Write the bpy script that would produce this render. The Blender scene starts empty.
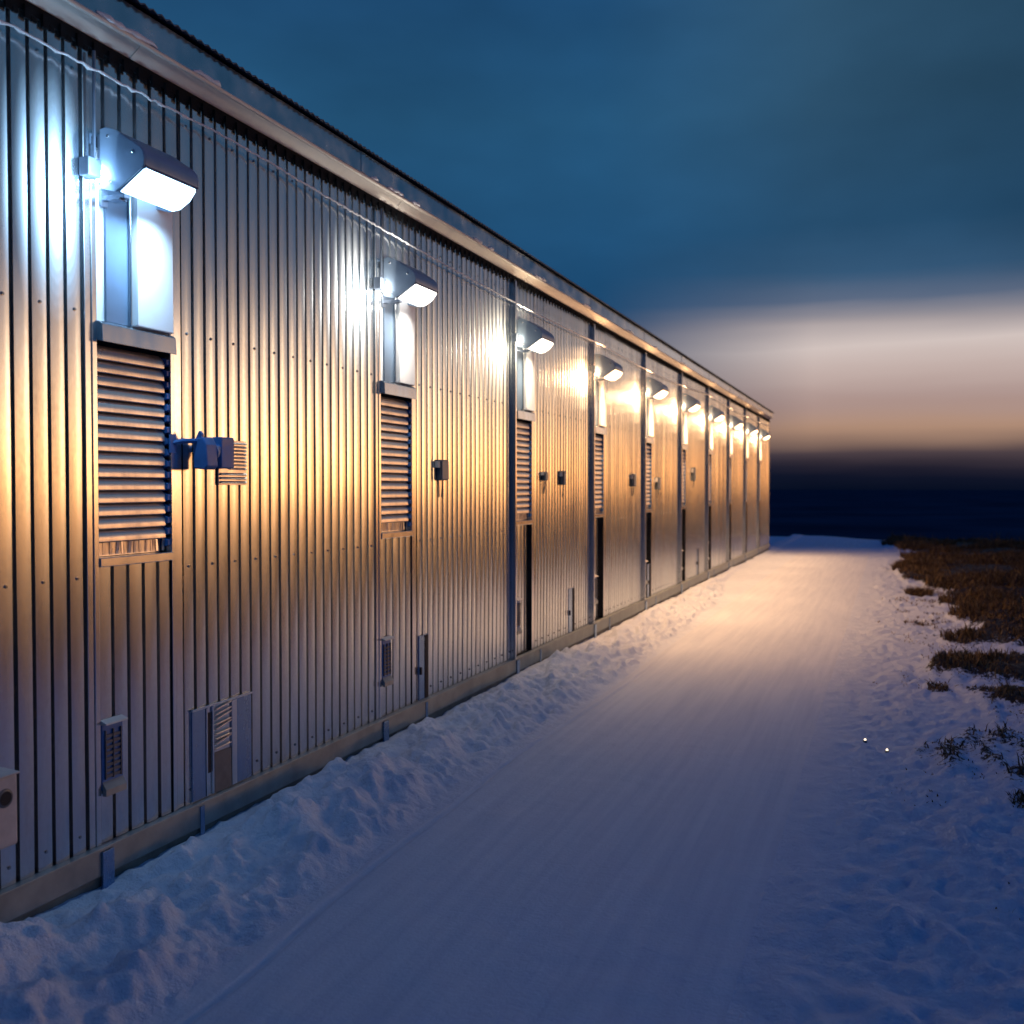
import bpy, bmesh, math, random
import numpy as np
from mathutils import Vector, Matrix
random.seed(7); rng = np.random.default_rng(7)
R = math.radians
scene = bpy.context.scene
col = scene.collection

# ------------------------------------------------------------------ helpers
def tag(o, label=None, cat=None, group=None, kind=None):
    if label: o['label'] = label
    if cat: o['category'] = cat
    if group: o['group'] = group
    if kind: o['kind'] = kind
    return o

def empty(name, loc, label, cat, group=None):
    o = bpy.data.objects.new(name, None); col.objects.link(o)
    o.location = loc; o.empty_display_size = .1
    return tag(o, label, cat, group)

class MB:
    """collects faces in world metres; build() links them as one mesh object"""
    def __init__(s): s.v = []; s.f = []
    def quad(s, a, b, c, d):
        i = len(s.v); s.v += [a, b, c, d]; s.f.append((i, i+1, i+2, i+3))
    def box(s, x0, x1, y0, y1, z0, z1):
        i = len(s.v)
        s.v += [(x0,y0,z0),(x1,y0,z0),(x1,y1,z0),(x0,y1,z0),(x0,y0,z1),(x1,y0,z1),(x1,y1,z1),(x0,y1,z1)]
        for q in ((0,3,2,1),(4,5,6,7),(0,1,5,4),(1,2,6,5),(2,3,7,6),(3,0,4,7)): s.f.append(tuple(i+k for k in q))
    def prism(s, prof, y0, y1):
        """profile of (x,z) extruded along y"""
        n = len(prof); i = len(s.v)
        s.v += [(x,y0,z) for x,z in prof] + [(x,y1,z) for x,z in prof]
        for k in range(n): s.f.append((i+k, i+(k+1)%n, i+n+(k+1)%n, i+n+k))
        s.f.append(tuple(i+k for k in reversed(range(n)))); s.f.append(tuple(i+n+k for k in range(n)))
    def strip(s, prof, y0, y1):
        n = len(prof); i = len(s.v)
        s.v += [(x,y0,z) for x,z in prof] + [(x,y1,z) for x,z in prof]
        for k in range(n-1): s.f.append((i+k, i+k+1, i+n+k+1, i+n+k))
    def tube(s, pts, r, n=8, caps=True):
        rings = []
        for k, p in enumerate(pts):
            p = Vector(p); a = Vector(pts[max(k-1,0)]); b = Vector(pts[min(k+1,len(pts)-1)])
            t = (b-a).normalized(); u = t.orthogonal().normalized() if abs(t.z) > .9 else t.cross(Vector((0,0,1))).normalized()
            w = t.cross(u); rr = r[k] if hasattr(r,'__len__') else r
            i = len(s.v)
            for j in range(n):
                q = p + (u*math.cos(2*math.pi*j/n) + w*math.sin(2*math.pi*j/n))*rr
                s.v.append(tuple(q))
            rings.append(i)
        for a, b in zip(rings, rings[1:]):
            for j in range(n): s.f.append((a+j, a+(j+1)%n, b+(j+1)%n, b+j))
        if caps:
            s.f.append(tuple(rings[0]+j for j in reversed(range(n)))); s.f.append(tuple(rings[-1]+j for j in range(n)))
    def build(s, name, mat, parent=None, bevel=0, smooth=False, origin=None):
        me = bpy.data.meshes.new(name); me.from_pydata(s.v, [], s.f); me.update()
        bm = bmesh.new(); bm.from_mesh(me)
        bmesh.ops.remove_doubles(bm, verts=bm.verts, dist=1e-5) if smooth else None
        bmesh.ops.recalc_face_normals(bm, faces=bm.faces)
        bm.to_mesh(me); bm.free()
        if smooth:
            for p in me.polygons: p.use_smooth = True
            me.set_sharp_from_angle(angle=R(smooth if smooth is not True else 35))
        me.materials.append(mat)
        o = bpy.data.objects.new(name, me); col.objects.link(o)
        if parent is not None:
            o.parent = parent
            loc = world_loc(parent)
            me.transform(Matrix.Translation(-loc))
        elif origin is not None:
            me.transform(Matrix.Translation(-Vector(origin))); o.location = origin
        if bevel:
            b = o.modifiers.new('bevel', 'BEVEL'); b.width = bevel; b.segments = 2; b.limit_method = 'ANGLE'; b.angle_limit = R(40)
        return o

def world_loc(o):
    l = Vector((0,0,0))
    while o is not None: l += o.location; o = o.parent
    return l

def copy_tree(o, parent=None):
    c = o.copy(); col.objects.link(c); c.parent = parent
    for ch in list(o.children): copy_tree(ch, c)
    return c

# ------------------------------------------------------------------ materials
def new_mat(name):
    m = bpy.data.materials.new(name); m.use_nodes = True
    nt = m.node_tree; b = nt.nodes['Principled BSDF']
    return m, nt, b
def N(nt, t, **kw):
    n = nt.nodes.new(t)
    for k, v in kw.items():
        if k in n.inputs: n.inputs[k].default_value = v
        else: setattr(n, k, v)
    return n
def noise(nt, scale, sc=(1,1,1), detail=4, rough=.55, coord='Object'):
    tc = nt.nodes.new('ShaderNodeTexCoord'); mp = nt.nodes.new('ShaderNodeMapping'); mp.inputs['Scale'].default_value = sc
    nt.links.new(tc.outputs[coord], mp.inputs['Vector'])
    n = nt.nodes.new('ShaderNodeTexNoise'); n.inputs['Scale'].default_value = scale; n.inputs['Detail'].default_value = detail; n.inputs['Roughness'].default_value = rough
    nt.links.new(mp.outputs[0], n.inputs['Vector']); return n
def maprange(nt, src, a, b, c, d):
    n = nt.nodes.new('ShaderNodeMapRange')
    n.inputs[1].default_value=a; n.inputs[2].default_value=b; n.inputs[3].default_value=c; n.inputs[4].default_value=d
    nt.links.new(src, n.inputs[0]); return n.outputs[0]
def ramp(nt, src, stops):
    n = nt.nodes.new('ShaderNodeValToRGB'); cr = n.color_ramp
    while len(cr.elements) > 1: cr.elements.remove(cr.elements[-1])
    cr.elements[0].position = stops[0][0]; cr.elements[0].color = (*stops[0][1], 1)
    for p, c in stops[1:]:
        e = cr.elements.new(p); e.color = (*c, 1)
    nt.links.new(src, n.inputs[0]); return n.outputs[0]
def bump(nt, b, src, strength, dist):
    n = nt.nodes.new('ShaderNodeBump'); n.inputs['Strength'].default_value = strength; n.inputs['Distance'].default_value = dist
    nt.links.new(src, n.inputs['Height'])
    if b.inputs['Normal'].is_linked:
        nt.links.new(b.inputs['Normal'].links[0].from_socket, n.inputs['Normal'])
    nt.links.new(n.outputs[0], b.inputs['Normal'])
def simple(name, c, rough=.6, metal=0, var=.15, scale=12, bmp=.0):
    m, nt, b = new_mat(name)
    n = noise(nt, scale)
    nt.links.new(ramp(nt, n.outputs[0], [(.3, tuple(x*(1-var) for x in c)), (.7, tuple(min(1,x*(1+var)) for x in c))]), b.inputs['Base Color'])
    nt.links.new(maprange(nt, n.outputs[0], .3, .7, max(0,rough-.08), min(1,rough+.08)), b.inputs['Roughness'])
    b.inputs['Metallic'].default_value = metal
    if bmp: bump(nt, b, n.outputs[0], .4, bmp)
    return m

def galv(name, tint=(.53,.58,.62), r0=.165, r1=.245, metal=.97):
    m, nt, b = new_mat(name)
    st = noise(nt, 9, (1, 1, .10), 5, .6)            # long vertical weather streaks
    sp = noise(nt, 60, (1, 1, .6), 3, .5)            # zinc spangle
    mix = N(nt, 'ShaderNodeMath', operation='MULTIPLY_ADD'); mix.inputs[1].default_value = .35
    nt.links.new(sp.outputs[0], mix.inputs[0]); nt.links.new(st.outputs[0], mix.inputs[2])
    d = tuple(x*.88 for x in tint)
    colr = ramp(nt, mix.outputs[0], [(.42, d), (.62, tint), (.85, tuple(min(1,x*1.12) for x in tint))])
    if name == 'galvanised_siding':
        at = N(nt, 'ShaderNodeAttribute', attribute_name='sheet'); sc_ = N(nt, 'ShaderNodeVectorMath', operation='SCALE')
        nt.links.new(colr, sc_.inputs[0]); nt.links.new(at.outputs['Fac'], sc_.inputs['Scale']); colr = sc_.outputs[0]
    nt.links.new(colr, b.inputs['Base Color'])
    nt.links.new(maprange(nt, mix.outputs[0], .4, .9, r1, r0), b.inputs['Roughness'])
    b.inputs['Metallic'].default_value = metal
    b.inputs['Anisotropic'].default_value = .25; b.inputs['Anisotropic Rotation'].default_value = .25
    tg = N(nt, 'ShaderNodeTangent', direction_type='RADIAL', axis='Z'); nt.links.new(tg.outputs[0], b.inputs['Tangent'])
    w = noise(nt, 2.2, (1, 1, .5), 2, .5)
    bump(nt, b, w.outputs[0], .30, .010)
    bump(nt, b, sp.outputs[0], .03, .001)
    return m

M = {}
M['siding'] = galv('galvanised_siding')
M['trim'] = galv('galvanised_trim', (.64,.66,.68), .16, .24)
M['bluesteel'] = galv('blue_steel', (.20,.32,.52), .20, .32, .9)
M['sheet'] = simple('white_sheet_metal', (.74,.76,.78), .45, .1, .05, 5)
M['louver'] = galv('louver_metal', (.66,.60,.54), .26, .38, .75)
M['dark'] = simple('dark_recess', (.012,.013,.018), .8, 0, .3)
M['channel'] = simple('slate_channel_paint', (.10,.15,.22), .5, .1, .1, 6)
M['foam_and_shade'] = simple('closure_foam_and_shade', (.010,.012,.016), .9, 0, .4, 30)  # closure foam, also the painted shade on the far jambs
M['foam_and_shade'].node_tree.nodes['Principled BSDF'].inputs['Specular IOR Level'].default_value = .1
M['hood'] = simple('lamp_hood_paint', (.27,.36,.48), .35, .2, .08, 8)
M['bluegrey'] = simple('blue_grey_paint', (.04,.15,.40), .45, 0, .15, 18)
M['greybox'] = simple('grey_box_paint', (.10,.12,.14), .5, .3, .2, 20)
M['palebox'] = simple('pale_casing_paint', (.50,.48,.46), .55, .1, .15, 14)
M['fascia'] = simple('fascia_steel', (.42,.48,.54), .20, .95, .10, 6)
M['soffit'] = simple('soffit_board', (.74,.68,.60), .45, .1, .10, 7)
M['roof'] = simple('roof_sheet', (.09,.12,.16), .5, .5, .15, 6)
M['concrete'] = simple('foundation_concrete', (.16,.15,.13), .85, 0, .3, 9, .004)
M['flashing'] = simple('base_flashing_steel', (.26,.29,.29), .5, .45, .22, 7)
M['frost'] = simple('frost_covered_cable', (.80,.80,.82), .6, 0, .1, 60, .002)
M['ice'] = simple('crusted_snow', (.82,.84,.87), .5, 0, .05, 40, .004)
M['bracket'] = simple('bracket_steel', (.16,.20,.27), .45, .5, .15, 20)

def emit(name, c, s):
    m, nt, b = new_mat(name)
    b.inputs['Base Color'].default_value = (.8,.8,.8,1); b.inputs['Roughness'].default_value = .4
    b.inputs['Emission Color'].default_value = (*c, 1); b.inputs['Emission Strength'].default_value = s
    return m

# snow, soil
def snow_mat(name, soil=False, road=False):
    m, nt, b = new_mat(name)
    n1 = noise(nt, 55, (1,1,1), 6, .65); n2 = noise(nt, 7, (1,1,1), 4, .55)
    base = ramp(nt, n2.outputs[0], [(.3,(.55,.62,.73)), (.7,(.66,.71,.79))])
    if road:
        tr = noise(nt, 14, (1, .04, 1), 5, .6)            # drag marks of sledges and tyres along the path
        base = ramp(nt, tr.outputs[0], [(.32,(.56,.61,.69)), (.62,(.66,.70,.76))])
        bump(nt, b, tr.outputs[0], .07, .006)
    if soil:
        at = N(nt, 'ShaderNodeAttribute', attribute_name='soil')
        ns = noise(nt, 24, (1,1,1), 5, .7)
        add = N(nt, 'ShaderNodeMath', operation='ADD'); nt.links.new(at.outputs['Fac'], add.inputs[0])
        nt.links.new(maprange(nt, ns.outputs[0], .3, .7, -.32, .32), add.inputs[1])
        f = maprange(nt, add.outputs[0], .46, .60, 0, 1)
        mx = N(nt, 'ShaderNodeMix', data_type='RGBA')
        nt.links.new(f, mx.inputs[0]); nt.links.new(base, mx.inputs[6]); mx.inputs[7].default_value = (.022,.014,.008,1)
        base = mx.outputs[2]
    nt.links.new(base, b.inputs['Base Color'])
    b.inputs['Roughness'].default_value = .62
    b.inputs['Specular IOR Level'].default_value = .3
    bump(nt, b, n2.outputs[0], .25, .03)
    bump(nt, b, n1.outputs[0],   .6 if not road else .38, .014)
    if not road:
        n3 = noise(nt, 24, (1,1,1), 5, .6); bump(nt, b, n3.outputs[0], .5, .03)
    return m
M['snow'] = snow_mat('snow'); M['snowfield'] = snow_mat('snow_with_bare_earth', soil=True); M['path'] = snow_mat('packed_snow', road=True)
M['lowland'] = simple('dark_moor', (.030,.055,.085), 1, 0, .3, .02)
M['lowland'].node_tree.nodes['Principled BSDF'].inputs['Specular IOR Level'].default_value = 0

# ------------------------------------------------------------------ terrain (height field)
def vnoise(x, y, seed=0):
    """smooth value noise on arrays"""
    r = np.random.default_rng(1000+seed); T = r.random((256,256))
    xi = np.floor(x).astype(int); yi = np.floor(y).astype(int); fx = x-xi; fy = y-yi
    fx = fx*fx*fx*(fx*(fx*6-15)+10); fy = fy*fy*fy*(fy*(fy*6-15)+10)
    g = lambda a,b: T[a % 256, b % 256]
    return (g(xi,yi)*(1-fx)+g(xi+1,yi)*fx)*(1-fy)+(g(xi,yi+1)*(1-fx)+g(xi+1,yi+1)*fx)*fy - .5
def fbm(x, y, o, seed=0):
    s = 0; a = 1
    for k in range(o): s = s + a*vnoise(x*2**k+17*k, y*2**k+5*k, seed+k); a *= .5
    return s
sst = lambda a,b,x: (lambda t: t*t*(3-2*t))(np.clip((x-a)/(b-a),0,1))

def road_edges(Y):
    l = .84 + .05*np.sin(Y*.9) + .10*vnoise(Y*.8, Y*0, 31); r = 2.72 + .12*vnoise(Y*.5, Y*0, 32)
    l = l - .9*sst(11,25,Y)
    return l, r
def soil_mask(X, Y):
    edge = 3.95 + .35*fbm(Y*.55, X*.25, 3, 40)*2 - .55*sst(12,17,Y) - .05*sst(20,32,Y) - .02*sst(13,10,Y) - .50*sst(9.6,7.6,Y)
    m = sst(-.25,.35, X-edge + .7*fbm(X*1.4, Y*.5, 3, 50) + .55*fbm(X*4.5, Y*1.5, 2, 52))
    near = sst(4.6, 6.6, Y + 1.0*fbm(X*.8, Y*.8, 2, 60))
    stripes = 1 - .9*np.exp(-((Y-11.0-.25*(X-3.7)+.5*vnoise(X*1.5,X*0,70))/.42)**2) - .75*np.exp(-((Y-9.35+.5*vnoise(X*1.2,X*0,71))/.28)**2)*sst(4.9,4.2,X)
    m = m*near*np.clip(stripes,0,1)
    m = m*(1-.40*sst(10.5,8,Y)*(vnoise(X*2.2,Y*1.6,73)>-.02))
    return m
def height(X, Y):
    l, r = road_edges(Y)
    h = .006*fbm(X*2, Y*.6, 3, 1) + .004*fbm(X*9, Y*7, 2, 61) - .014*np.exp(-((X-l-.06-.02*vnoise(Y*1.7,X*0,35))/.016)**2)*sst(11,7,Y) + .012*np.exp(-((X-l-.35)/.12)**2)*vnoise(Y*3,X*0,2)
    # snow bank thrown against the barn
    t = np.clip((l - X)/np.maximum(l,.3), 0, 1.3)
    amp = (.135 + .09*vnoise(Y*.9, Y*0, 3) + .03*vnoise(Y*2.7, Y*0, 4))*(1-.35*sst(8,14,Y))
    shape = np.sin(np.clip(t,0,1)*math.pi*.60)**1.1
    lump = fbm(X*4.2+Y*1.1, Y*2.6-X*1.4, 4, 5)
    fine = fbm(X*14, Y*12, 3, 9) + .5*np.abs(fbm(X*9+3, Y*8, 2, 29))
    inb = sst(0,.18,t)
    gul = np.abs(fbm(X*2.2+Y*1.9, Y*1.5-X*2.4, 2, 21))
    h = h + inb*(amp*shape + (.095*lump)*sst(0,.4,t) + .085*np.clip(fbm(X*15+Y*3, Y*12, 2, 33)-.10,0,.35) - .03*np.abs(fbm(X*7, Y*6+X*2, 3, 37)) + .030*fine - .10*np.clip(.16-gul,0,1))
    wallfade = sst(.24,.0,X)*.8
    h = h*(1-wallfade) + wallfade*(.045 + .03*vnoise(Y*2.2,Y*0,12) + .012*fine)
    # trodden, lumpy snow right of the path
    rr = sst(-.35,.5, X-r)
    h = h + rr*(.030*fbm(X*10, Y*8, 3, 13) + .026*fbm(X*21, Y*16, 2, 19) - .04*np.clip(vnoise(X*8.5,Y*6.5,18)-.17,0,1) + .045*fbm(X*1.6,Y*1.1,2,14) + .02)
    sm = soil_mask(X, Y)
    h = h + .09*sm*(1+.6*fbm(X*1.2,Y*1.2,3,15)) + .10*sst(3.6,7,X)*sst(8,14,Y)
    # the plateau ends and falls away to the moor
    d = np.maximum(0, Y + 1.25*(np.maximum(X,.8)-.8) - 36 + .6*fbm(X*.5,Y*.3,2,16))
    return h - .02*d**1.7*np.exp(-d/400)

def grid(name, xs, ys, mat, label, kind='structure', soil=False):
    X, Y = np.meshgrid(xs, ys); Z = np.maximum(height(X, Y), -9.2)
    if name == 'snow_bank' or name == 'path' or name == 'snow_field': pass
    nx, ny = len(xs), len(ys)
    co = np.stack([X, Y, Z], -1).reshape(-1, 3).astype(np.float32)
    idx = np.arange(nx*ny).reshape(ny, nx)
    q = np.stack([idx[:-1,:-1], idx[:-1,1:], idx[1:,1:], idx[1:,:-1]], -1).reshape(-1, 4)
    me = bpy.data.meshes.new(name); me.vertices.add(len(co)); me.vertices.foreach_set('co', co.ravel())
    me.loops.add(q.size); me.loops.foreach_set('vertex_index', q.ravel().astype(np.int32))
    me.polygons.add(len(q)); me.polygons.foreach_set('loop_start', (np.arange(len(q))*4).astype(np.int32))
    me.polygons.foreach_set('use_smooth', np.ones(len(q), bool))
    me.update(calc_edges=True)
    if soil:
        a = me.attributes.new('soil', 'FLOAT', 'POINT'); a.data.foreach_set('value', soil_mask(X, Y).ravel().astype(np.float32))
    me.materials.append(mat)
    o = bpy.data.objects.new(name, me); col.objects.link(o)
    return tag(o, label, kind=kind)

ys = np.concatenate([np.arange(-5,2,.12), np.arange(2,8,.016), np.arange(8,18,.03), np.arange(18,38,.08), np.arange(38,75,.5)])
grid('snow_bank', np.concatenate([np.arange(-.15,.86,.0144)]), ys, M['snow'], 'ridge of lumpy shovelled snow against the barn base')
xb = np.arange(-.15,.86,.0144)[-1]
xp = np.concatenate([np.linspace(xb, 1.08, 24), np.linspace(1.12, 2.58, 40)])
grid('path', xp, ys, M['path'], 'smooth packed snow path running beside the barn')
xf = np.concatenate([np.arange(2.58,6.5,.028), np.arange(6.5,12,.15), np.arange(12,70,1.5)])
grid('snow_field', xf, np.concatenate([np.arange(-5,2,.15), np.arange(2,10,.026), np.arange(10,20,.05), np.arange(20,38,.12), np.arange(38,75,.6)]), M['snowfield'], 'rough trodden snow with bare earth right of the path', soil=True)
mb = MB()
mb.quad((-60,-5,-.05),(-.15,-5,-.05),(-.15,37,-.05),(-60,37,-.05)); 
for a, b, z0, z1 in ((37,46,-.05,-1.1),(46,60,-1.1,-5),(60,76,-5,-9.3)): mb.quad((-60,a,z0),(-.15,a,z0),(-.15,b,z1),(-60,b,z1))
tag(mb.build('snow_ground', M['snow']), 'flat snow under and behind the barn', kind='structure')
mb = MB(); mb.quad((-4000,40,-9),(4000,40,-9),(4000,6000,-9),(-4000,6000,-9))
mb.quad((65,-3000,-9),(4000,-3000,-9),(4000,40,-9),(65,40,-9))
tag(mb.build('lowland', M['lowland']), 'dark lowland beyond the edge of the snow', kind='structure')

# ------------------------------------------------------------------ barn
Y0, Y1 = -4.2, 27.62; ZB, ZT = .215, 3.53; STEP = 2.44; NB = 10
bay = [3.236 + STEP*n for n in range(NB)]
PITCH = .0863
barn = empty('barn', (-5, 12, 0), 'long barn clad in ribbed galvanised steel with a row of lit hoods along its side', 'barn')

def ribs(name, y0, y1, z0, z1, mat, parent, depth=.030, e=0.0, rows=8, screws=True):
    e0 = e
    n = max(1, round((y1-y0)/PITCH)); p = (y1-y0)/n
    ev = []                                            # (y, e) profile
    for k in range(n):
        b = y0 + k*p; t = random.gauss(0, .0007); e = e0 + (.0013 if (k//9) % 2 else 0)
        for u, c in ((0,-.0008),(.12,.0004),(.38,.0014),(.62,.0006),(.775,-.0010)): ev.append((b+u*p, e+c+t*(u-.35)*2))
        ev.append((b+.815*p, e-depth)); ev.append((b+.955*p, e-depth))
    ev.append((y1, e))
    mb = MB(); zs = [z0+(z1-z0)*k/rows for k in range(rows+1)]
    wob = [[random.gauss(0,.0005) for _ in zs] for _ in range(n+1)]
    for j, z in enumerate(zs):
        for i, (y, x) in enumerate(ev):
            mb.v.append((x + wob[min(i//7, n)][j], y, z))
    L = len(ev)
    for j in range(rows):
        for i in range(L-1): mb.f.append((j*L+i, j*L+i+1, (j+1)*L+i+1, (j+1)*L+i))
    if screws and y0 < 14 and y1-y0 > 1:
        for z in (z0+.07, z0+1.12, z0+2.2, z1-.16):
            for k in range(0, n, 2):
                y = y0+(k+.40)*p; x = e0+.0012; i = len(mb.v); r = .0058
                mb.v += [(x+hh, y+rr_*math.cos(a*math.pi/3), z+rr_*math.sin(a*math.pi/3)) for hh, rr_ in ((0,r*1.5),(.0022,r*1.35),(.0024,r),(.007,r*.9)) for a in range(6)]
                for lv in range(3):
                    for a in range(6): mb.f.append((i+lv*6+a, i+lv*6+(a+1)%6, i+lv*6+6+(a+1)%6, i+lv*6+6+a))
                mb.f.append(tuple(i+18+a for a in range(6)))
    me = bpy.data.meshes.new(name); me.from_pydata(mb.v, [], mb.f)
    for q in me.polygons: q.use_smooth = True
    at = me.attributes.new('sheet','FLOAT','FACE'); sh = [random.gauss(1,.045) for _ in range(n//9+2)]
    at.data.foreach_set('value', [sh[min((f[0]%L)//7//9, len(sh)-1)] if f[0] < L*(rows+1) else .55 for f in mb.f])
    me.set_sharp_from_angle(angle=R(14)); me.materials.append(mat)
    o = bpy.data.objects.new(name, me); col.objects.link(o)
    if parent is not None:
        o.parent = parent; me.transform(Matrix.Translation(-world_loc(parent)))
    return o

edges = [Y0] + sum([[b-.062, b+.535] for b in bay], []) + [Y1]
for k in range(0, len(edges), 2):
    ribs('siding_panel', edges[k], edges[k+1], ZB, ZT, M['siding'], barn)

def frame_mb(b):
    m = MB()
    m.prism([(-.03,0),(.010,0)], b, b) if False else None
    m.box(-.06, .009, b-.028, b, ZB, 3.10)                      # near jamb
    m.box(-.03, .004, b-.062, b-.0285, ZB, ZT)                  # flat trim beside it
    m.box(-.06, .003, b+.452, b+.478, ZB, 3.06)                 # far jamb
    m.box(-.03, -.004, b+.4785, b+.536, ZB, 3.10)               # wide smooth flashing
    return m
win0 = None
for n, b in enumerate(bay):
    if n == 0:
        win = frame_mb(b).build('louver_window', M['trim'], barn, bevel=.003)
        m = MB()                                                # sloping blades in a recess
        for k in range(15):
            z = 1.475 + k*.0545
            m.prism([(-.050,z+.058),(-.045,z+.059),(-.026,z+.044),(-.0155,z+.030),(-.0135,z+.014),(-.0135,z+.001),(-.017,z-.003),(-.024,z-.001),(-.024,z+.020),(-.034,z+.038)], b+.001, b+.430)
        m.build('louver', M['louver'], win, smooth=30)
        m = MB(); m.box(-.10,-.062,b-.02,b+.47,1.38,2.32); m.build('dark_backing', M['dark'], win)
        m = MB()                                                # narrow upright fins in the bottom row
        for k in range(11):
            y = b+.06+k*.036; s = random.uniform(-.012,.02)
            m.prism([(-.03,1.418),(-.027,1.418),(-.027+s*.4,1.470),(-.03+s*.4,1.470)], y, y+.007+abs(s)*.6)
        m.box(-.058,-.045,b+.002,b+.43,1.412,1.468)
        m.build('bottom_fin', M['louver'], win)
        m = MB()                                                # scalloped strip, its blue standing in for shade on the far jamb
        for k in range(17):
            z = 1.43+k*.051; m.prism([(-.05,z),(-.004,z+.012),(-.004,z+.034),(-.05,z+.048)], b+.436, b+.4515)
        m.build('edge_shade', M['bluegrey'], win)
        m = MB(); m.prism([(-.03,2.392),(.016,2.388),(.036,2.376),(.040,2.302),(-.03,2.318)], b-.002, b+.4515)
        m.build('header', M['trim'], win, bevel=.002)
        m = MB(); m.box(-.05,.016,b+.0005,b+.4515,1.372,1.410); m.build('sill', M['trim'], win, bevel=.003)
        m = MB(); m.box(-.056,.0015,b+.4485,b+.4518,ZB,1.371); m.build('jamb_shade', M['foam_and_shade'], win)  # dark strip added to imitate shade on the recessed far jamb
        duct = MB(); duct.box(-.008,.034,b+.206,b+.440,2.394,2.955); duct = duct.build('duct', M['sheet'], barn, bevel=.005)
        seam = MB(); seam.box(.0342,.039,b+.206,b+.216,2.40,2.95); seam.build('duct_seam', M['sheet'], duct, bevel=.001)
        chan = MB(); chan.box(-.008,.004,b+.060,b+.2055,2.394,2.955); chan.build('channel', M['channel'], duct)
        pipe = MB(); pipe.tube([(.012,b+.192,2.40),(.012,b+.192,2.955)], .007, 10); pipe.build('pipe', M['trim'], duct, smooth=40)
        back = MB(); back.box(-.03,-.0085,b+.0005,b+.4515,2.393,3.10); back = back.build('back_sheet', M['sheet'], barn)
        up = ribs('upper_panel', b-.026, b+.534, 3.102, ZT, M['siding'], barn, e=-.003)
        low = ribs('lower_panel', b+.003, b+.470, ZB, 1.371, M['siding'], barn, e=-.004)
        gr = MB(); gr.box(-.02,.010,b+.004,b+.125,.44,.715); gr = gr.build('vent_grille', M['bluegrey'], barn, bevel=.004)
        s = MB()
        for k in range(8): s.box(.0103,.016,b+.018,b+.108,.49+k*.024,.502+k*.024)
        for k in range(3): s.box(.0103,.019,b+.016+k*.044,b+.021+k*.044,.485,.69)
        s.build('grille_bar', M['greybox'], gr)
        s = MB(); s.prism([(.0,.735),(.034,.722),(.036,.716),(.0,.7155)], b+.002, b+.128); s.build('grille_cap', M['palebox'], gr)
        s = MB(); s.prism([(.010,.475),(.030,.445),(.030,.418),(.010,.418)], b+.004, b+.122); s.build('grille_chute', M['flashing'], gr)
        proto = [win, duct, back, up, low, gr]
    else:
        for o in proto:
            c = copy_tree(o, barn); c.location.y += STEP*n
            if o is win and n > 1:
                m = MB(); m.box(.0,.045,b-.082,b-.055,ZB,3.48); m.build('projecting_strip', M['trim'], c, bevel=.003)
            if o is low and n > 1: c.location.x -= .03 if n == 2 else .045

# roof edge
mb = MB(); mb.prism([(.004,3.5325),(.0745,3.588),(.0745,3.64),(.004,3.64)], Y0, Y1)
so = mb.build('soffit', M['soffit'], barn)
mb = MB()
for y in np.arange(1.0, 27.5, 2.44):
    mb = MB(); mb.prism([(.010,3.533),(.0742,3.5835),(.0742,3.5875),(.010,3.537)], y, y+.03); mb.build('soffit_seam', M['soffit'], so)
mb = MB(); mb.box(.075, .0925, Y0-.05, Y1+.05, 3.583, 3.712)
fa = mb.build('fascia', M['fascia'], barn, bevel=.004)
for y in np.arange(.4, 27.5, 2.44):
    mb = MB(); mb.box(.0927,.0965,y,y+.05,3.587,3.708); mb.build('fascia_joint', M['fascia'], fa, bevel=.001)
mb = MB(); mb.tube([(.088, y, 3.577+.002*math.sin(y*2.1)) for y in np.arange(Y0, Y1+.1, .4)], .011, 10)
mb.build('drip_edge', M['soffit'], barn, smooth=50)
mb = MB()
ny = int((Y1-Y0+.3)/.013)
for k in range(ny+1):
    y = Y0-.15+k*.013; o = .006*math.cos(k*math.pi/2)
    for e, z in ((.128,3.722),(-5,5.024),(-10.2,3.722)): mb.v.append((e,y,z+o))
    for e, z in ((.128,3.720),): mb.v.append((e,y,z+o-.004))
for k in range(ny):
    a = k*4; b_ = a+4
    mb.f += [(a,b_,b_+1,a+1),(a+1,b_+1,b_+2,a+2),(a,a+3,b_+3,b_)]
mb.build('roof', M['roof'], barn)
mb = MB(); mb.box(.0015,.010,Y0,Y1,3.488,3.5315)
y = Y0
while y < Y1-.05:
    mb.box(.0102,.020,y,y+.030,3.462,3.512); mb.box(.0015,.008,y+.045,y+.068,3.468,3.4878); y += PITCH
mb.build('closure_strip', M['foam_and_shade'], barn)
# snow crusts along the fascia lip
mb = MB()
for y, w in ((3.16,.35),(3.75,.20),(5.4,.10),(5.62,.22),(5.95,.12),(7.0,.16),(7.3,.1),(8.4,.3),(9.9,.25),(11.7,.3),(13.2,.2),(15,.4),(18,.3),(21,.3)):
    k = max(4, int(w/.03)); pts = [(.0945+random.uniform(-.003,.004), y+w*i/k, 3.592+random.uniform(-.003,.006)) for i in range(k+1)]
    mb = MB(); mb.tube(pts, [.004]+[random.uniform(.007,.016) for _ in range(k-1)]+[.003], 7)
    mb.build('snow_crust', M['ice'], barn, smooth=60)
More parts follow.
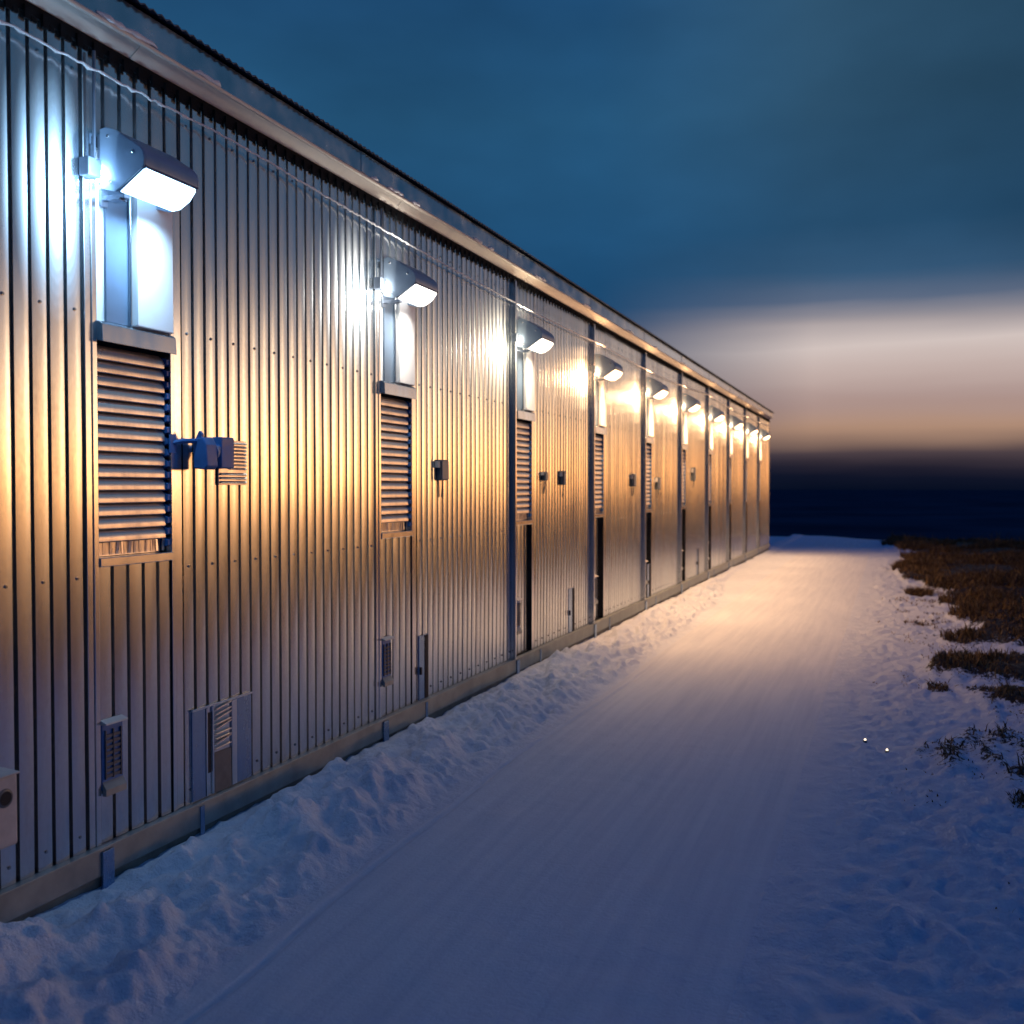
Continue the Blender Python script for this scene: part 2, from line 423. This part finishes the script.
# foundation
mb = MB(); mb.box(-.30,.014,Y0,Y1,-.6,.094); mb.build('foundation', M['concrete'], barn)
mb = MB(); mb.prism([(-.01,.095),(.026,.095),(.030,.100),(.030,.200),(.022,.207),(.002,.213),(-.01,.213)], Y0, Y1)
fl = mb.build('base_flashing', M['flashing'], barn)
mb = MB(); mb.box(.0005,.036,Y0,Y1,.2025,.2145); mb.build('flashing_lip', M['flashing'], fl, bevel=.002)
for b in [.796]+bay:
    for q in ((.0305,.042,b-.03,b+.035,-.05,.199),(.0305,.036,b+.60,b+.63,-.02,.199)):
        mb = MB(); mb.box(*q); mb.build('flashing_joint', M['bluesteel'], fl, bevel=.002)
# ends and back
mb = MB(); mb.v = [(-.02,0,-.3),(-10,0,-.3),(-10,0,3.69),(-5,0,4.98),(-.02,0,3.69)]; v0 = mb.v; mb.v = []; mb.f = []
for yy in (Y1-.012, Y0+.012):
    i = len(mb.v); mb.v += [(x, yy, z) for x,_,z in v0]; mb.f.append(tuple(range(i,i+5)))
mb.build('gable_wall', M['trim'], barn)
mb = MB(); mb.quad((-10,Y0,-.3),(-10,Y1,-.3),(-10,Y1,3.62),(-10,Y0,3.62)); mb.build('back_wall', M['trim'], barn)
mb = MB(); mb.box(-.04,.014,Y1-.06,Y1+.004,.2,ZT-.002); mb.build('corner_trim', M['trim'], barn, bevel=.003)

# access hatches low in the siding, and dark flap slots
h0 = 3.806
hatch = MB(); hatch.box(.002,.006,h0,h0+.47,.218,.652); hatch = hatch.build('access_hatch', M['trim'], barn)
for a_, b_ in ((.002,.10),(.345,.465)):
    s = MB(); s.box(.0062,.012,h0+a_,h0+b_,.222,.648); s.build('cover_panel', M['bluesteel'], hatch, bevel=.003)
s = MB(); s.box(.0062,.010,h0+.115,h0+.140,.33,.62); s.build('slot', M['dark'], hatch)
s = MB(); s.box(.0062,.016,h0+.102,h0+.112,.222,.648); s.box(.0062,.016,h0+.148,h0+.160,.222,.648); s.box(.0062,.016,h0+.300,h0+.340,.222,.648); s.box(.0062,.018,h0,h0+.47,.6485,.660)
s.build('hatch_frame', M['trim'], hatch, bevel=.002)
s = MB()
for k in range(9):
    z = .43+k*.024; sk = random.uniform(-.012,.014)
    i = len(s.v); y0_, y1_ = h0+.165, h0+.296
    s.v += [(.0065,y0_,z),(.024,y0_+.004,z+.004),(.024,y1_-.01,z+.014+sk),(.0065,y1_,z+.010+sk),(.0065,y0_,z+.005),(.024,y0_+.004,z+.009),(.024,y1_-.01,z+.019+sk),(.0065,y1_,z+.016+sk)]
    for q in ((0,3,2,1),(4,5,6,7),(0,1,5,4),(1,2,6,5),(2,3,7,6),(3,0,4,7)): s.f.append(tuple(i+j for j in q))
s.build('vane_grille', M['louver'], hatch)
s = MB(); s.box(.0062,.014,h0+.164,h0+.297,.222,.415); s.build('lower_flap', M['greybox'], hatch, bevel=.003)
for yb, w in ((6.225,.14),(9.68,.19),(13.2,.16),(16.9,.15)):
    s = MB(); s.box(.002,.008,yb,yb+w,.218,.67); fl_ = s.build('drain_flap', M['bluesteel'], barn)
    s = MB(); s.box(.0082,.012,yb+w*.62,yb+w*.98,.222,.665); s.build('slot', M['dark'], fl_)
    s = MB(); s.box(.0082,.020,yb+.004,yb+.02,.40,.45); s.build('latch', M['dark'], fl_)

# ------------------------------------------------------------------ lamps
prof = [(.030,3.165),(.060,3.170),(.098,3.158),(.135,3.138),(.172,3.112),(.206,3.090),(.234,3.070),(.250,3.050),(.257,3.022),(.254,2.992)]
def lamp(n, b, c, s, bulb, label, src=None):
    g = 'hooded lamps along the barn wall'
    root = empty('wall_lamp', (0, b, 3.0), label, 'lamp', g)
    if src is None:
        ya, yb = b+.004, b+.336
        m = MB(); th = .004
        inner = [(x-th*(1 if i > 4 else .4), z-th) for i,(x,z) in enumerate(prof)]
        m.prism(prof + inner[::-1], ya+.006, yb-.006)                       # curved shell
        m.build('hood', M['hood'], root, bevel=.0015, smooth=30)
        m = MB()                                                            # end caps, each a plate in the D shape
        cap = prof + [(.128,2.914),(.100,2.905),(.030,2.925)]
        m.prism(cap, ya-.003, ya+.0055); m.build('end_cap', M['hood'], root, bevel=.003)
        m = MB(); m.prism(cap, yb-.0055, yb+.003); m.build('end_cap', M['hood'], root, bevel=.003)
        for (cx, cz) in ((.075,3.13),(.20,3.055),(.085,2.945)):
            m = MB(); m.tube([(cx, ya-.0035, cz),(cx, ya-.007, cz),(cx, ya-.009, cz)], [.0075,.0075,.005], 8); m.build('screw', M['trim'], root)
        m = MB()
        for yy in (ya+.0056, yb-.0105): m.prism([(.262,2.992),(.250,3.000),(.115,2.921),(.122,2.902)], yy, yy+.005)
        m.prism([(.262,2.990),(.251,3.000),(.247,2.993),(.257,2.984)], ya+.0106, yb-.0106)
        m.build('lens_frame', M['bracket'], root)
        m = MB(); m.box(.006,.0295,ya+.01,yb-.01,2.95,3.15); m.build('back_plate', M['bracket'], root, bevel=.003)
        m = MB(); m.box(.002,.13,b+.030,b+.06,2.885,2.903); m.box(.002,.012,b+.025,b+.065,2.86,2.93); m.box(.05,.11,b+.02,b+.07,2.878,2.884)
        m.build('bracket', M['bracket'], root, bevel=.003)
        m = MB(); m.box(.003,.055,b-.085,b-.012,2.955,3.03); m.build('junction_box', M['bracket'], root, bevel=.006)
        m = MB(); m.tube([(.03,b-.03,3.03),(.03,b-.028,3.12),(.028,b-.026,3.3),(.03,b-.025,3.47)], .007, 8); m.build('conduit', M['bracket'], root, smooth=True)
    else:
        for ch in src.children:
            if ch.name.split('.')[0] in ('diffuser','bulb','added_beam'): continue
            cc = ch.copy(); col.objects.link(cc); cc.parent = root
    m = MB(); m.prism([(.249,2.994),(.240,2.996),(.120,2.922),(.124,2.905),(.165,2.909),(.215,2.938),(.245,2.975)][::-1], b+.0105, b+.3285)
    m.build('diffuser', emit('lamp_glass_lit', c, s), root)
    m = MB(); m.tube([(.036,b-.009,2.955),(.036,b-.009,2.965),(.036,b-.009,2.985),(.036,b-.009,2.998)], [.008,.018,.018,.008], 10)
    m.build('bulb', emit('bulb_lit', c, bulb), root, smooth=60)
    # added unseen area lights: washes on wall, eaves, duct and snow
    def area(loc, aim, pw, sx, sy, spread, shape='RECTANGLE'):
        L = bpy.data.lights.new('added_beam','AREA'); L.shape = shape; L.size = sx; L.size_y = sy; L.energy = pw; L.color = c; L.spread = R(spread)
        lo = bpy.data.objects.new('added_beam', L); col.objects.link(lo); lo.parent = root
        z = -Vector(aim).normalized(); y = Vector((0,1,0)); x = y.cross(z).normalized(); y = z.cross(x)
        lo.matrix_local = Matrix.Translation(Vector(loc)-root.location) @ Matrix((y, -x, z)).transposed().to_4x4()
    for k, (sx, sy, pw) in enumerate([(.38*h, h, .94*h*h*l) for h, l in ((.14,40),(.24,11),(.34,4.6),(.44,2.2),(.54,1.1),(.64,.6),(.74,.36),(.84,.24),(.94,.17),(1.04,.12))] if n < 3 else ((.05,.18,2.6),(.14,.42,1.4),(.26,.70,.8))):
        area((.125+.003*k,b-.075,2.90), (-.90,-.40,.05), pw*WALL[n], sx, sy, 170, 'ELLIPSE')
    area((.045,b+.17,3.19), (.12,0,1), UP[n], .26, .03, 170)
    area((.205,b+.17,2.902), (-.62,0.05,-1), DUCT[n], .30, .06, 90)
    area((.195,b+.17,2.900), (.30,0,-1), DOWN[n], .30, .10, 116)
    return root
ords = ['nearest wall lamp, cold bluish white light under a grey blue hood above the biggest louver',
 'second wall lamp from the left, neutral white light under a hood, beside the frosted cable',
 'third wall lamp from the left, white light in a square hood above the third louver',
 'fourth wall lamp from the left, first of the warm dazzling ones',
 'fifth wall lamp from the left, warm glare under a dark hood',
 'sixth wall lamp along the barn, warm glare, halfway into the blurred row',
 'seventh wall lamp along the barn, a small warm glare, fourth from the far end',
 'eighth wall lamp along the barn, third from the far corner',
 'ninth wall lamp along the barn, next to the last at the far corner',
 'last wall lamp, tiny warm glare at the far corner of the barn']
COL = [(.42,.70,1.0),(1,.93,.82),(1,.82,.58)] + [(1,.55,.26)]*7
UP = [.3, 1.5, 2.5, 3.5, 3.5, 3.5, 3, 3, 3, 3]
WALL = [1.3, 1.0, 1.0, 1.3, 1.3, 1.3, 1.2, 1.2, 1.2, 1.2]
DUCT = [4, 3, 3, 3, 3, 3, 3, 3, 3, 3]
DOWN = [.12, .3, 3.2, 32, 50, 48, 44, 40, 40, 40]
STR = [6, 6, 7, 14, 16, 16, 16, 16, 16, 16]
BLB = [240, 140, 140, 220, 220, 220, 220, 220, 220, 220]
first = None
for n, b in enumerate(bay):
    r_ = lamp(n, b, COL[n], STR[n], BLB[n], ords[n], first)
    if first is None: first = r_

# ------------------------------------------------------------------ things on the wall
def catenary(a, b, sag, n):
    return [(a[0]+(b[0]-a[0])*t, a[1]+(b[1]-a[1])*t, a[2]+(b[2]-a[2])*t - sag*4*t*(1-t)) for t in (i/n for i in range(n+1))]
pts = catenary((.05,-2.0,3.41),(.05,4.1,3.392),.02,220)[:-1] + catenary((.05,4.1,3.392),(.03,10.9,3.30),.05,300)[:-1] + catenary((.03,10.9,3.30),(.03,17.5,3.36),.06,200)[:-1] + catenary((.03,17.5,3.36),(.03,27.4,3.36),.06,220)
pts = [(x+random.gauss(0,.0012), y, z+random.gauss(0,.0025)) for x,y,z in pts]
rad = [.004+(.006*random.random() if i % 3 == 0 else .001) for i, _ in enumerate(pts)]
mb = MB(); mb.tube(pts, rad, 6)
tag(mb.build('frosted_cable', M['frost'], None, smooth=60), 'thin frost covered cable sagging along the wall just below the eaves', 'cable')

ws = empty('wall_sensor', (0,3.86,1.85), 'small blue sensor head on a short arm right of the nearest louver', 'sensor')
m = MB(); m.tube([(.004,3.70,1.905),(.03,3.73,1.915),(.055,3.80,1.918),(.07,3.84,1.90)], .011, 8); m.box(.002,.010,3.675,3.715,1.86,1.945); m.build('arm', M['bluegrey'], ws, smooth=35)
m = MB(); m.prism([(.04,1.79),(.10,1.785),(.118,1.80),(.112,1.90),(.095,1.935),(.05,1.93),(.038,1.90)], 3.795, 3.875); m.build('housing', M['bluegrey'], ws, bevel=.006)
m = MB(); m.prism([(.05,1.90),(.085,1.925),(.085,1.95),(.07,1.965),(.05,1.93)], 3.80, 3.815); m.build('fin', M['bluegrey'], ws)
m = MB(); m.tube([(.075,3.87,1.868),(.07,3.90,1.872),(.06,3.925,1.885),(.05,3.95,1.89),(.04,3.985,1.89)], [.045,.038,.022,.016,.018], 10); m.build('snout', M['bluegrey'], ws, smooth=40)
m = MB(); m.box(.004,.062,3.975,4.075,1.795,1.945); jb = m.build('control_box', M['bluegrey'], ws, bevel=.006)
m = MB()
for k in range(8): m.box(.008,.058,4.0755,4.080,1.805+k*.017,1.814+k*.017)
m.build('cooling_rib', M['greybox'], jb)

vp = empty('vent_plate', (0,4.16,1.83), 'small pale ribbed vent plate behind the blue sensor box', 'vent')
m = MB(); m.box(.002,.010,4.02,4.245,1.715,1.935); m.build('plate', M['louver'], vp, bevel=.002)
m = MB()
for k in range(8): m.prism([(.0105,1.79+k*.018),(.020,1.793+k*.018),(.0105,1.801+k*.018)], 4.10, 4.24)
for k in range(3): m.prism([(.0105,1.722+k*.02),(.020,1.726+k*.02),(.0105,1.735+k*.02)], 4.03, 4.24)
m.build('rib', M['louver'], vp)

def box_thing(y, z, w, h, label, lid=True, d=.035):
    r_ = empty('junction_box', (0,y,z), label, 'electrical box', 'electrical boxes on the barn wall')
    m = MB(); m.box(.002,d,y,y+w,z-h/2,z+h/2); m.build('box', M['greybox'], r_, bevel=.006)
    m = MB(); m.box(d+.0003,d+.008,y+.008,y+w-.008,z-h/2+.008,z+h/2-.008); m.build('cover', M['bracket'], r_, bevel=.003)
    m = MB(); m.box(.003,.03,y-.035,y-.004,z+h*.1,z+h*.42); m.build('cable_gland', M['palebox'], r_, bevel=.004)
    m = MB(); m.tube([(.02,y+w*.5,z-h/2),(.018,y+w*.5,z-h/2-.05),(.012,y+w*.45,z-h/2-.12)], .006, 6); m.build('lead', M['greybox'], r_, smooth=True)
for a in ((6.53,1.83,.13,.15,'dark grey electrical box on the ribbed wall between second and third lamps'),
          (8.84,1.81,.08,.085,'smallest grey electrical box just right of the third louver'),
          (9.40,1.80,.09,.14,'narrow upright electrical box between third and fourth lamps'),
          (12.29,1.80,.14,.16,'electrical box on the glowing panel just left of the fifth lamp'),
          (13.72,1.765,.15,.17,'electrical box low on the wall past the fifth louver'),
          (16.42,1.93,.14,.22,'tall thin electrical box in the far blurred wall right of the sixth louver')):
    box_thing(*a)

hb = empty('heater_box', (0,2.6,.5), 'pale metal heater box with round holes at the lower left edge', 'heater')
m = MB(); m.box(.004,.095,2.29,2.735,.40,.665); m.build('casing', M['palebox'], hb, bevel=.012)
m = MB(); m.prism([(.002,.674),(.100,.667),(.100,.660),(.002,.6655)], 2.28, 2.741); m.build('lid', M['palebox'], hb, bevel=.002)
for yy in (2.56, 2.675):
    m = MB(); m.tube([(.0955,yy,.585),(.0985,yy,.585),(.1005,yy,.585)], [.034,.034,.030], 20); po = m.build('round_port', M['greybox'], hb, smooth=35)
    m = MB(); m.tube([(.1008,yy,.585),(.1020,yy,.585)], .025, 20); m.build('grille', M['dark'], po)
m = MB(); m.tube([(.05,2.62,.402),(.05,2.62,.25),(.045,2.62,.10),(.04,2.62,-.05)], .02, 10); m.build('drain_pipe', M['greybox'], hb, smooth=True)

# two tiny emissive specks lying in the snow
for (x, y, lab) in ((2.918,7.02,'tiny glowing speck in the snow, the farther and smaller of two'), (3.056,6.75,'tiny glowing speck in the snow, the nearer and longer of two')):
    z = float(height(np.array([x]), np.array([y]))[0])
    r_ = empty('glowing_speck', (x,y,z), lab, 'marker light', 'glowing specks in the snow')
    m = MB(); m.tube([(x,y,z-.03),(x,y,z+.005),(x,y,z+.012)], [.012,.013,.011], 10); m.build('casing', M['greybox'], r_, smooth=40)
    m = MB(); m.tube([(x,y,z+.0122),(x,y,z+.019),(x,y,z+.024)], [.008,.007,.003], 10); m.build('lens', emit('speck_lit', (1,.78,.5), 2.2), r_, smooth=60)

# ------------------------------------------------------------------ dry grass and tufts
def grass_mat():
    m, nt, b = new_mat('dry_grass')
    oi = N(nt, 'ShaderNodeAttribute', attribute_name='tone')
    nt.links.new(ramp(nt, oi.outputs['Fac'], [(0,(.03,.017,.008)),(.45,(.12,.062,.020)),(.8,(.26,.145,.045)),(1,(.42,.28,.12))]), b.inputs['Base Color'])
    b.inputs['Roughness'].default_value = .75
    return m
M['grass'] = grass_mat()
def blades(name, P, H, W, lean, label, kind=None, cat=None, group=None, origin=None):
    n = len(P); az = rng.uniform(0, 2*math.pi, n); fa_ = rng.uniform(0, 2*math.pi, n)
    d = np.stack([np.cos(az), np.sin(az), np.zeros(n)], 1); f = np.stack([np.cos(fa_), np.sin(fa_), np.zeros(n)], 1)
    up = np.array([0,0,1.0]); ln = (lean*rng.uniform(.3,1.3,n)*H)[:,None]
    a = P - f*W[:,None]; b = P + f*W[:,None]
    mid = P + up*(H*.6)[:,None] + d*ln*.35
    c = mid + f*(W*.6)[:,None]; e = mid - f*(W*.6)[:,None]
    t = P + up*(H*rng.uniform(.75,1.0,n))[:,None] + d*ln
    co = np.stack([a,b,c,e,t],1).reshape(-1,3)
    if origin is not None: co = co - np.array(origin)
    i = np.arange(n)*5
    me = bpy.data.meshes.new(name)
    faces = np.concatenate([np.stack([i,i+1,i+2,i+3],1)], 0)
    tri = np.stack([i+3,i+2,i+4],1)
    lv = np.concatenate([faces.ravel(), tri.ravel()]).astype(np.int32)
    me.vertices.add(len(co)); me.vertices.foreach_set('co', co.ravel().astype(np.float32))
    me.loops.add(len(lv)); me.loops.foreach_set('vertex_index', lv)
    me.polygons.add(2*n); me.polygons.foreach_set('loop_start', np.concatenate([np.arange(n)*4, 4*n+np.arange(n)*3]).astype(np.int32))
    me.update(calc_edges=True)
    at = me.attributes.new('tone','FLOAT','POINT'); at.data.foreach_set('value', np.repeat(rng.beta(1.6,2.4,n),5).astype(np.float32))
    me.materials.append(M['grass'])
    o = bpy.data.objects.new(name, me); col.objects.link(o)
    if origin is not None: o.location = origin
    return tag(o, label, cat, group, kind)
n = 380000
X = 3.0 + rng.random(n)**1.3*10; Y = 5.2 + rng.random(n)*30
sm = soil_mask(X, Y); clump = fbm(X*1.6, Y*1.1, 3, 80)
keep = (sm > .42 + .25*rng.random(n)) & (rng.random(n) < np.clip(.55+clump*1.6, .05, 1))
X, Y, clump = X[keep], Y[keep], clump[keep]
k = 16000                                                   # sparse stubble poking through the snow
sx_ = 2.9 + rng.random(k)**.8*3.2; sy_ = 4.0 + rng.random(k)*14
c2 = fbm(sx_*3.1, sy_*2.2, 3, 90); kk = c2 + .22*sst(2.9,4.2,sx_) > .26 + .25*rng.random(k)
X = np.concatenate([X, sx_[kk]]); Y = np.concatenate([Y, sy_[kk]]); clump = np.concatenate([clump, np.full(kk.sum(), -.22)])
Hh = (.035 + .22*np.clip(.25+clump,0,1.0)*rng.random(len(X))**1.5)*(.7+.6*sst(9,16,Y))*np.where(rng.random(len(X))<.02, 2.2, 1)
blades('grass', np.stack([X,Y,height(X,Y)-.01],1), Hh, .0022+.0035*rng.random(len(X))+.0002*Y, .8, 'dark brown dry grass covering the bank right of the path', kind='stuff')
tl = ['dark grass tuft standing alone at the path edge, nearest of the upper three', 'dark low tuft reaching out into the warm snow halfway up', 'flat dark tuft at the far end of the path near the skyline',
      'small dark tuft in the blue snow below the brown grass', 'tiny tuft by the right edge in the blue snow', 'small sparse tuft left of the brown grass']
for (x,y,sx,sy,k,hh), lab in zip(((3.50,16.9,.24,.35,900,.17),(3.36,21.8,.30,.35,900,.17),(3.25,31.5,.5,.7,1200,.22),(3.45,9.0,.10,.16,260,.07),(3.72,5.75,.07,.12,200,.06),(3.42,13.4,.22,.25,220,.06)), tl):
    px = x + sx*.5*np.clip(rng.normal(0,1,k),-1.5,1.5); py = y + sy*.5*np.clip(rng.normal(0,1,k),-1.5,1.5)
    z = height(px,py); z0 = float(height(np.array([x]),np.array([y]))[0])
    blades('grass_tuft', np.stack([px,py,z-.012],1), hh*(.35+.65*rng.random(k)), .002+.004*rng.random(k)+.00015*y, .9, lab, cat='grass tuft', group='grass tufts at the path edge', origin=(x,y,z0))

# ------------------------------------------------------------------ sky
w = bpy.data.worlds.new('World'); scene.world = w; w.use_nodes = True
nt = w.node_tree; bg = nt.nodes['Background']
tc = N(nt,'ShaderNodeTexCoord'); sep = N(nt,'ShaderNodeSeparateXYZ'); nt.links.new(tc.outputs['Generated'], sep.inputs[0])
def math_(op, a, b=None):
    n = N(nt,'ShaderNodeMath', operation=op)
    for i, v in enumerate((a,b)):
        if v is None: continue
        if isinstance(v,(int,float)): n.inputs[i].default_value = v
        else: nt.links.new(v, n.inputs[i])
    return n.outputs[0]
elev = math_('MULTIPLY', math_('ARCSINE', sep.outputs[2]), 180/math.pi)
az = math_('MULTIPLY', math_('ARCTAN2', sep.outputs[0], sep.outputs[1]), 180/math.pi)
mp = N(nt,'ShaderNodeMapping'); mp.inputs['Scale'].default_value = (1.6,1.6,14); nt.links.new(tc.outputs['Generated'], mp.inputs[0])
cn = N(nt,'ShaderNodeTexNoise'); cn.inputs['Scale'].default_value = 1.7; cn.inputs['Detail'].default_value = 3; nt.links.new(mp.outputs[0], cn.inputs['Vector'])
el = math_('ADD', elev, math_('MULTIPLY', math_('SUBTRACT', cn.outputs[0], .5), 1.6))
def srgb(r,g,b):
    f = lambda c: (c/255/12.92) if c/255 <= .04045 else ((c/255+.055)/1.055)**2.4
    return (f(r),f(g),f(b))
E = lambda e: (e+10)/100
u = math_('DIVIDE', math_('ADD', el, 10), 100)
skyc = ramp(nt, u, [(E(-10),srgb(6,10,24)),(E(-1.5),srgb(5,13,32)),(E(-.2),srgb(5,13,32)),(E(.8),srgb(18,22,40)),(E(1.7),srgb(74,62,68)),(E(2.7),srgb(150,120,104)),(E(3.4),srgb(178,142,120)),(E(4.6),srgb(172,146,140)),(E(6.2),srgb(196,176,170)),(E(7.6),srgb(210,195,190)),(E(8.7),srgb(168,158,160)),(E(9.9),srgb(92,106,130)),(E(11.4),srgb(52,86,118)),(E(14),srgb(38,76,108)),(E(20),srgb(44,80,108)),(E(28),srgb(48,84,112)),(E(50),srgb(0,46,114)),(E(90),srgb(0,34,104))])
# away from the sunset the low band sinks into plain dusk blue
plain = ramp(nt, u, [(E(-10),srgb(5,9,22)),(E(-1),srgb(6,13,30)),(E(3),srgb(22,40,66)),(E(10),srgb(28,74,114)),(E(20),srgb(35,81,117)),(E(30),srgb(28,70,112)),(E(50),srgb(0,46,114)),(E(90),srgb(0,34,104))])
band = maprange(nt, az, -16, -4, 0, 1)
band2 = maprange(nt, az, 75, 120, 1, 0)
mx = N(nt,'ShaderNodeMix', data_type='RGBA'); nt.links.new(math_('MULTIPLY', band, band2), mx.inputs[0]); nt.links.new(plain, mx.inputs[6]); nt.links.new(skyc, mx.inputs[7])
# the sunset itself, out to the right
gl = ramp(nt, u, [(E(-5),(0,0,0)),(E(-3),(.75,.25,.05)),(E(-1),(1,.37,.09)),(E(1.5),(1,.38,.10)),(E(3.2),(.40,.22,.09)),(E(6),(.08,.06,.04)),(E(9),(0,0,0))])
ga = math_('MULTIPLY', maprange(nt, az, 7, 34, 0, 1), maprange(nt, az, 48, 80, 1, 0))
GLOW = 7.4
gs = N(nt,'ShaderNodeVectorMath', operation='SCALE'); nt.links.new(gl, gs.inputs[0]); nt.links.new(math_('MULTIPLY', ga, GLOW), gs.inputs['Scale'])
ad = N(nt,'ShaderNodeVectorMath', operation='ADD'); # soft high cloud mottling, darker to the right
mp2 = N(nt,'ShaderNodeMapping'); mp2.inputs['Scale'].default_value = (1,1,2.2); nt.links.new(tc.outputs['Generated'], mp2.inputs[0])
c3 = N(nt,'ShaderNodeTexNoise'); c3.inputs['Scale'].default_value = 3.4; c3.inputs['Detail'].default_value = 4; c3.inputs['Roughness'].default_value = .5; nt.links.new(mp2.outputs[0], c3.inputs['Vector'])
cl = math_('MULTIPLY', maprange(nt, c3.outputs[0], .3, .7, .80, 1.22), math_('MULTIPLY', maprange(nt, az, -12, 8, 1.0, .76), maprange(nt, az, 9, 28, 1.0, 1.55)))
cs = N(nt,'ShaderNodeVectorMath', operation='SCALE'); nt.links.new(mx.outputs[2], cs.inputs[0]); nt.links.new(cl, cs.inputs['Scale'])
band_keep = maprange(nt, el, 8.5, 13, 0, 1)
mc = N(nt,'ShaderNodeMix', data_type='RGBA'); nt.links.new(band_keep, mc.inputs[0]); nt.links.new(mx.outputs[2], mc.inputs[6]); nt.links.new(cs.outputs[0], mc.inputs[7])
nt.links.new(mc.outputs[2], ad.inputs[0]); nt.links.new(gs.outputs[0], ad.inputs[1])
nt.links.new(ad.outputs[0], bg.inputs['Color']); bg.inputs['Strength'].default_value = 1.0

sun = bpy.data.lights.new('sun','SUN'); sun.energy = .06; sun.angle = R(10); sun.color = (1,.62,.34)
so_ = bpy.data.objects.new('sun', sun); col.objects.link(so_)
sd = Vector((math.sin(R(38)), math.cos(R(38)), math.tan(R(3.5))))
so_.rotation_euler = sd.to_track_quat('Z','Y').to_euler(); so_.location = (20,20,10)

# ------------------------------------------------------------------ camera
F = 996.0; AL = math.atan(378/F); PT = math.atan(24/F)
cam = bpy.data.cameras.new('camera'); cam.sensor_width = 36; cam.lens = F*36/1024; cam.clip_end = 20000; cam.clip_start = .05
co_ = bpy.data.objects.new('camera', cam); col.objects.link(co_); co_.location = (3.06,0,1.70)
fw = Vector((-math.sin(AL)*math.cos(PT), math.cos(AL)*math.cos(PT), -math.sin(PT)))
co_.rotation_euler = fw.to_track_quat('-Z','Y').to_euler()
cam.dof.use_dof = True; cam.dof.focus_distance = 5.0; cam.dof.aperture_fstop = 2.4
scene.camera = co_
vs = scene.view_settings; vs.view_transform = 'Standard'; vs.look = 'None'; vs.exposure = 0; vs.gamma = 1
scene.cycles.use_denoising = True
scene.cycles.max_bounces = 8
scene.cycles.sample_clamp_indirect = 6
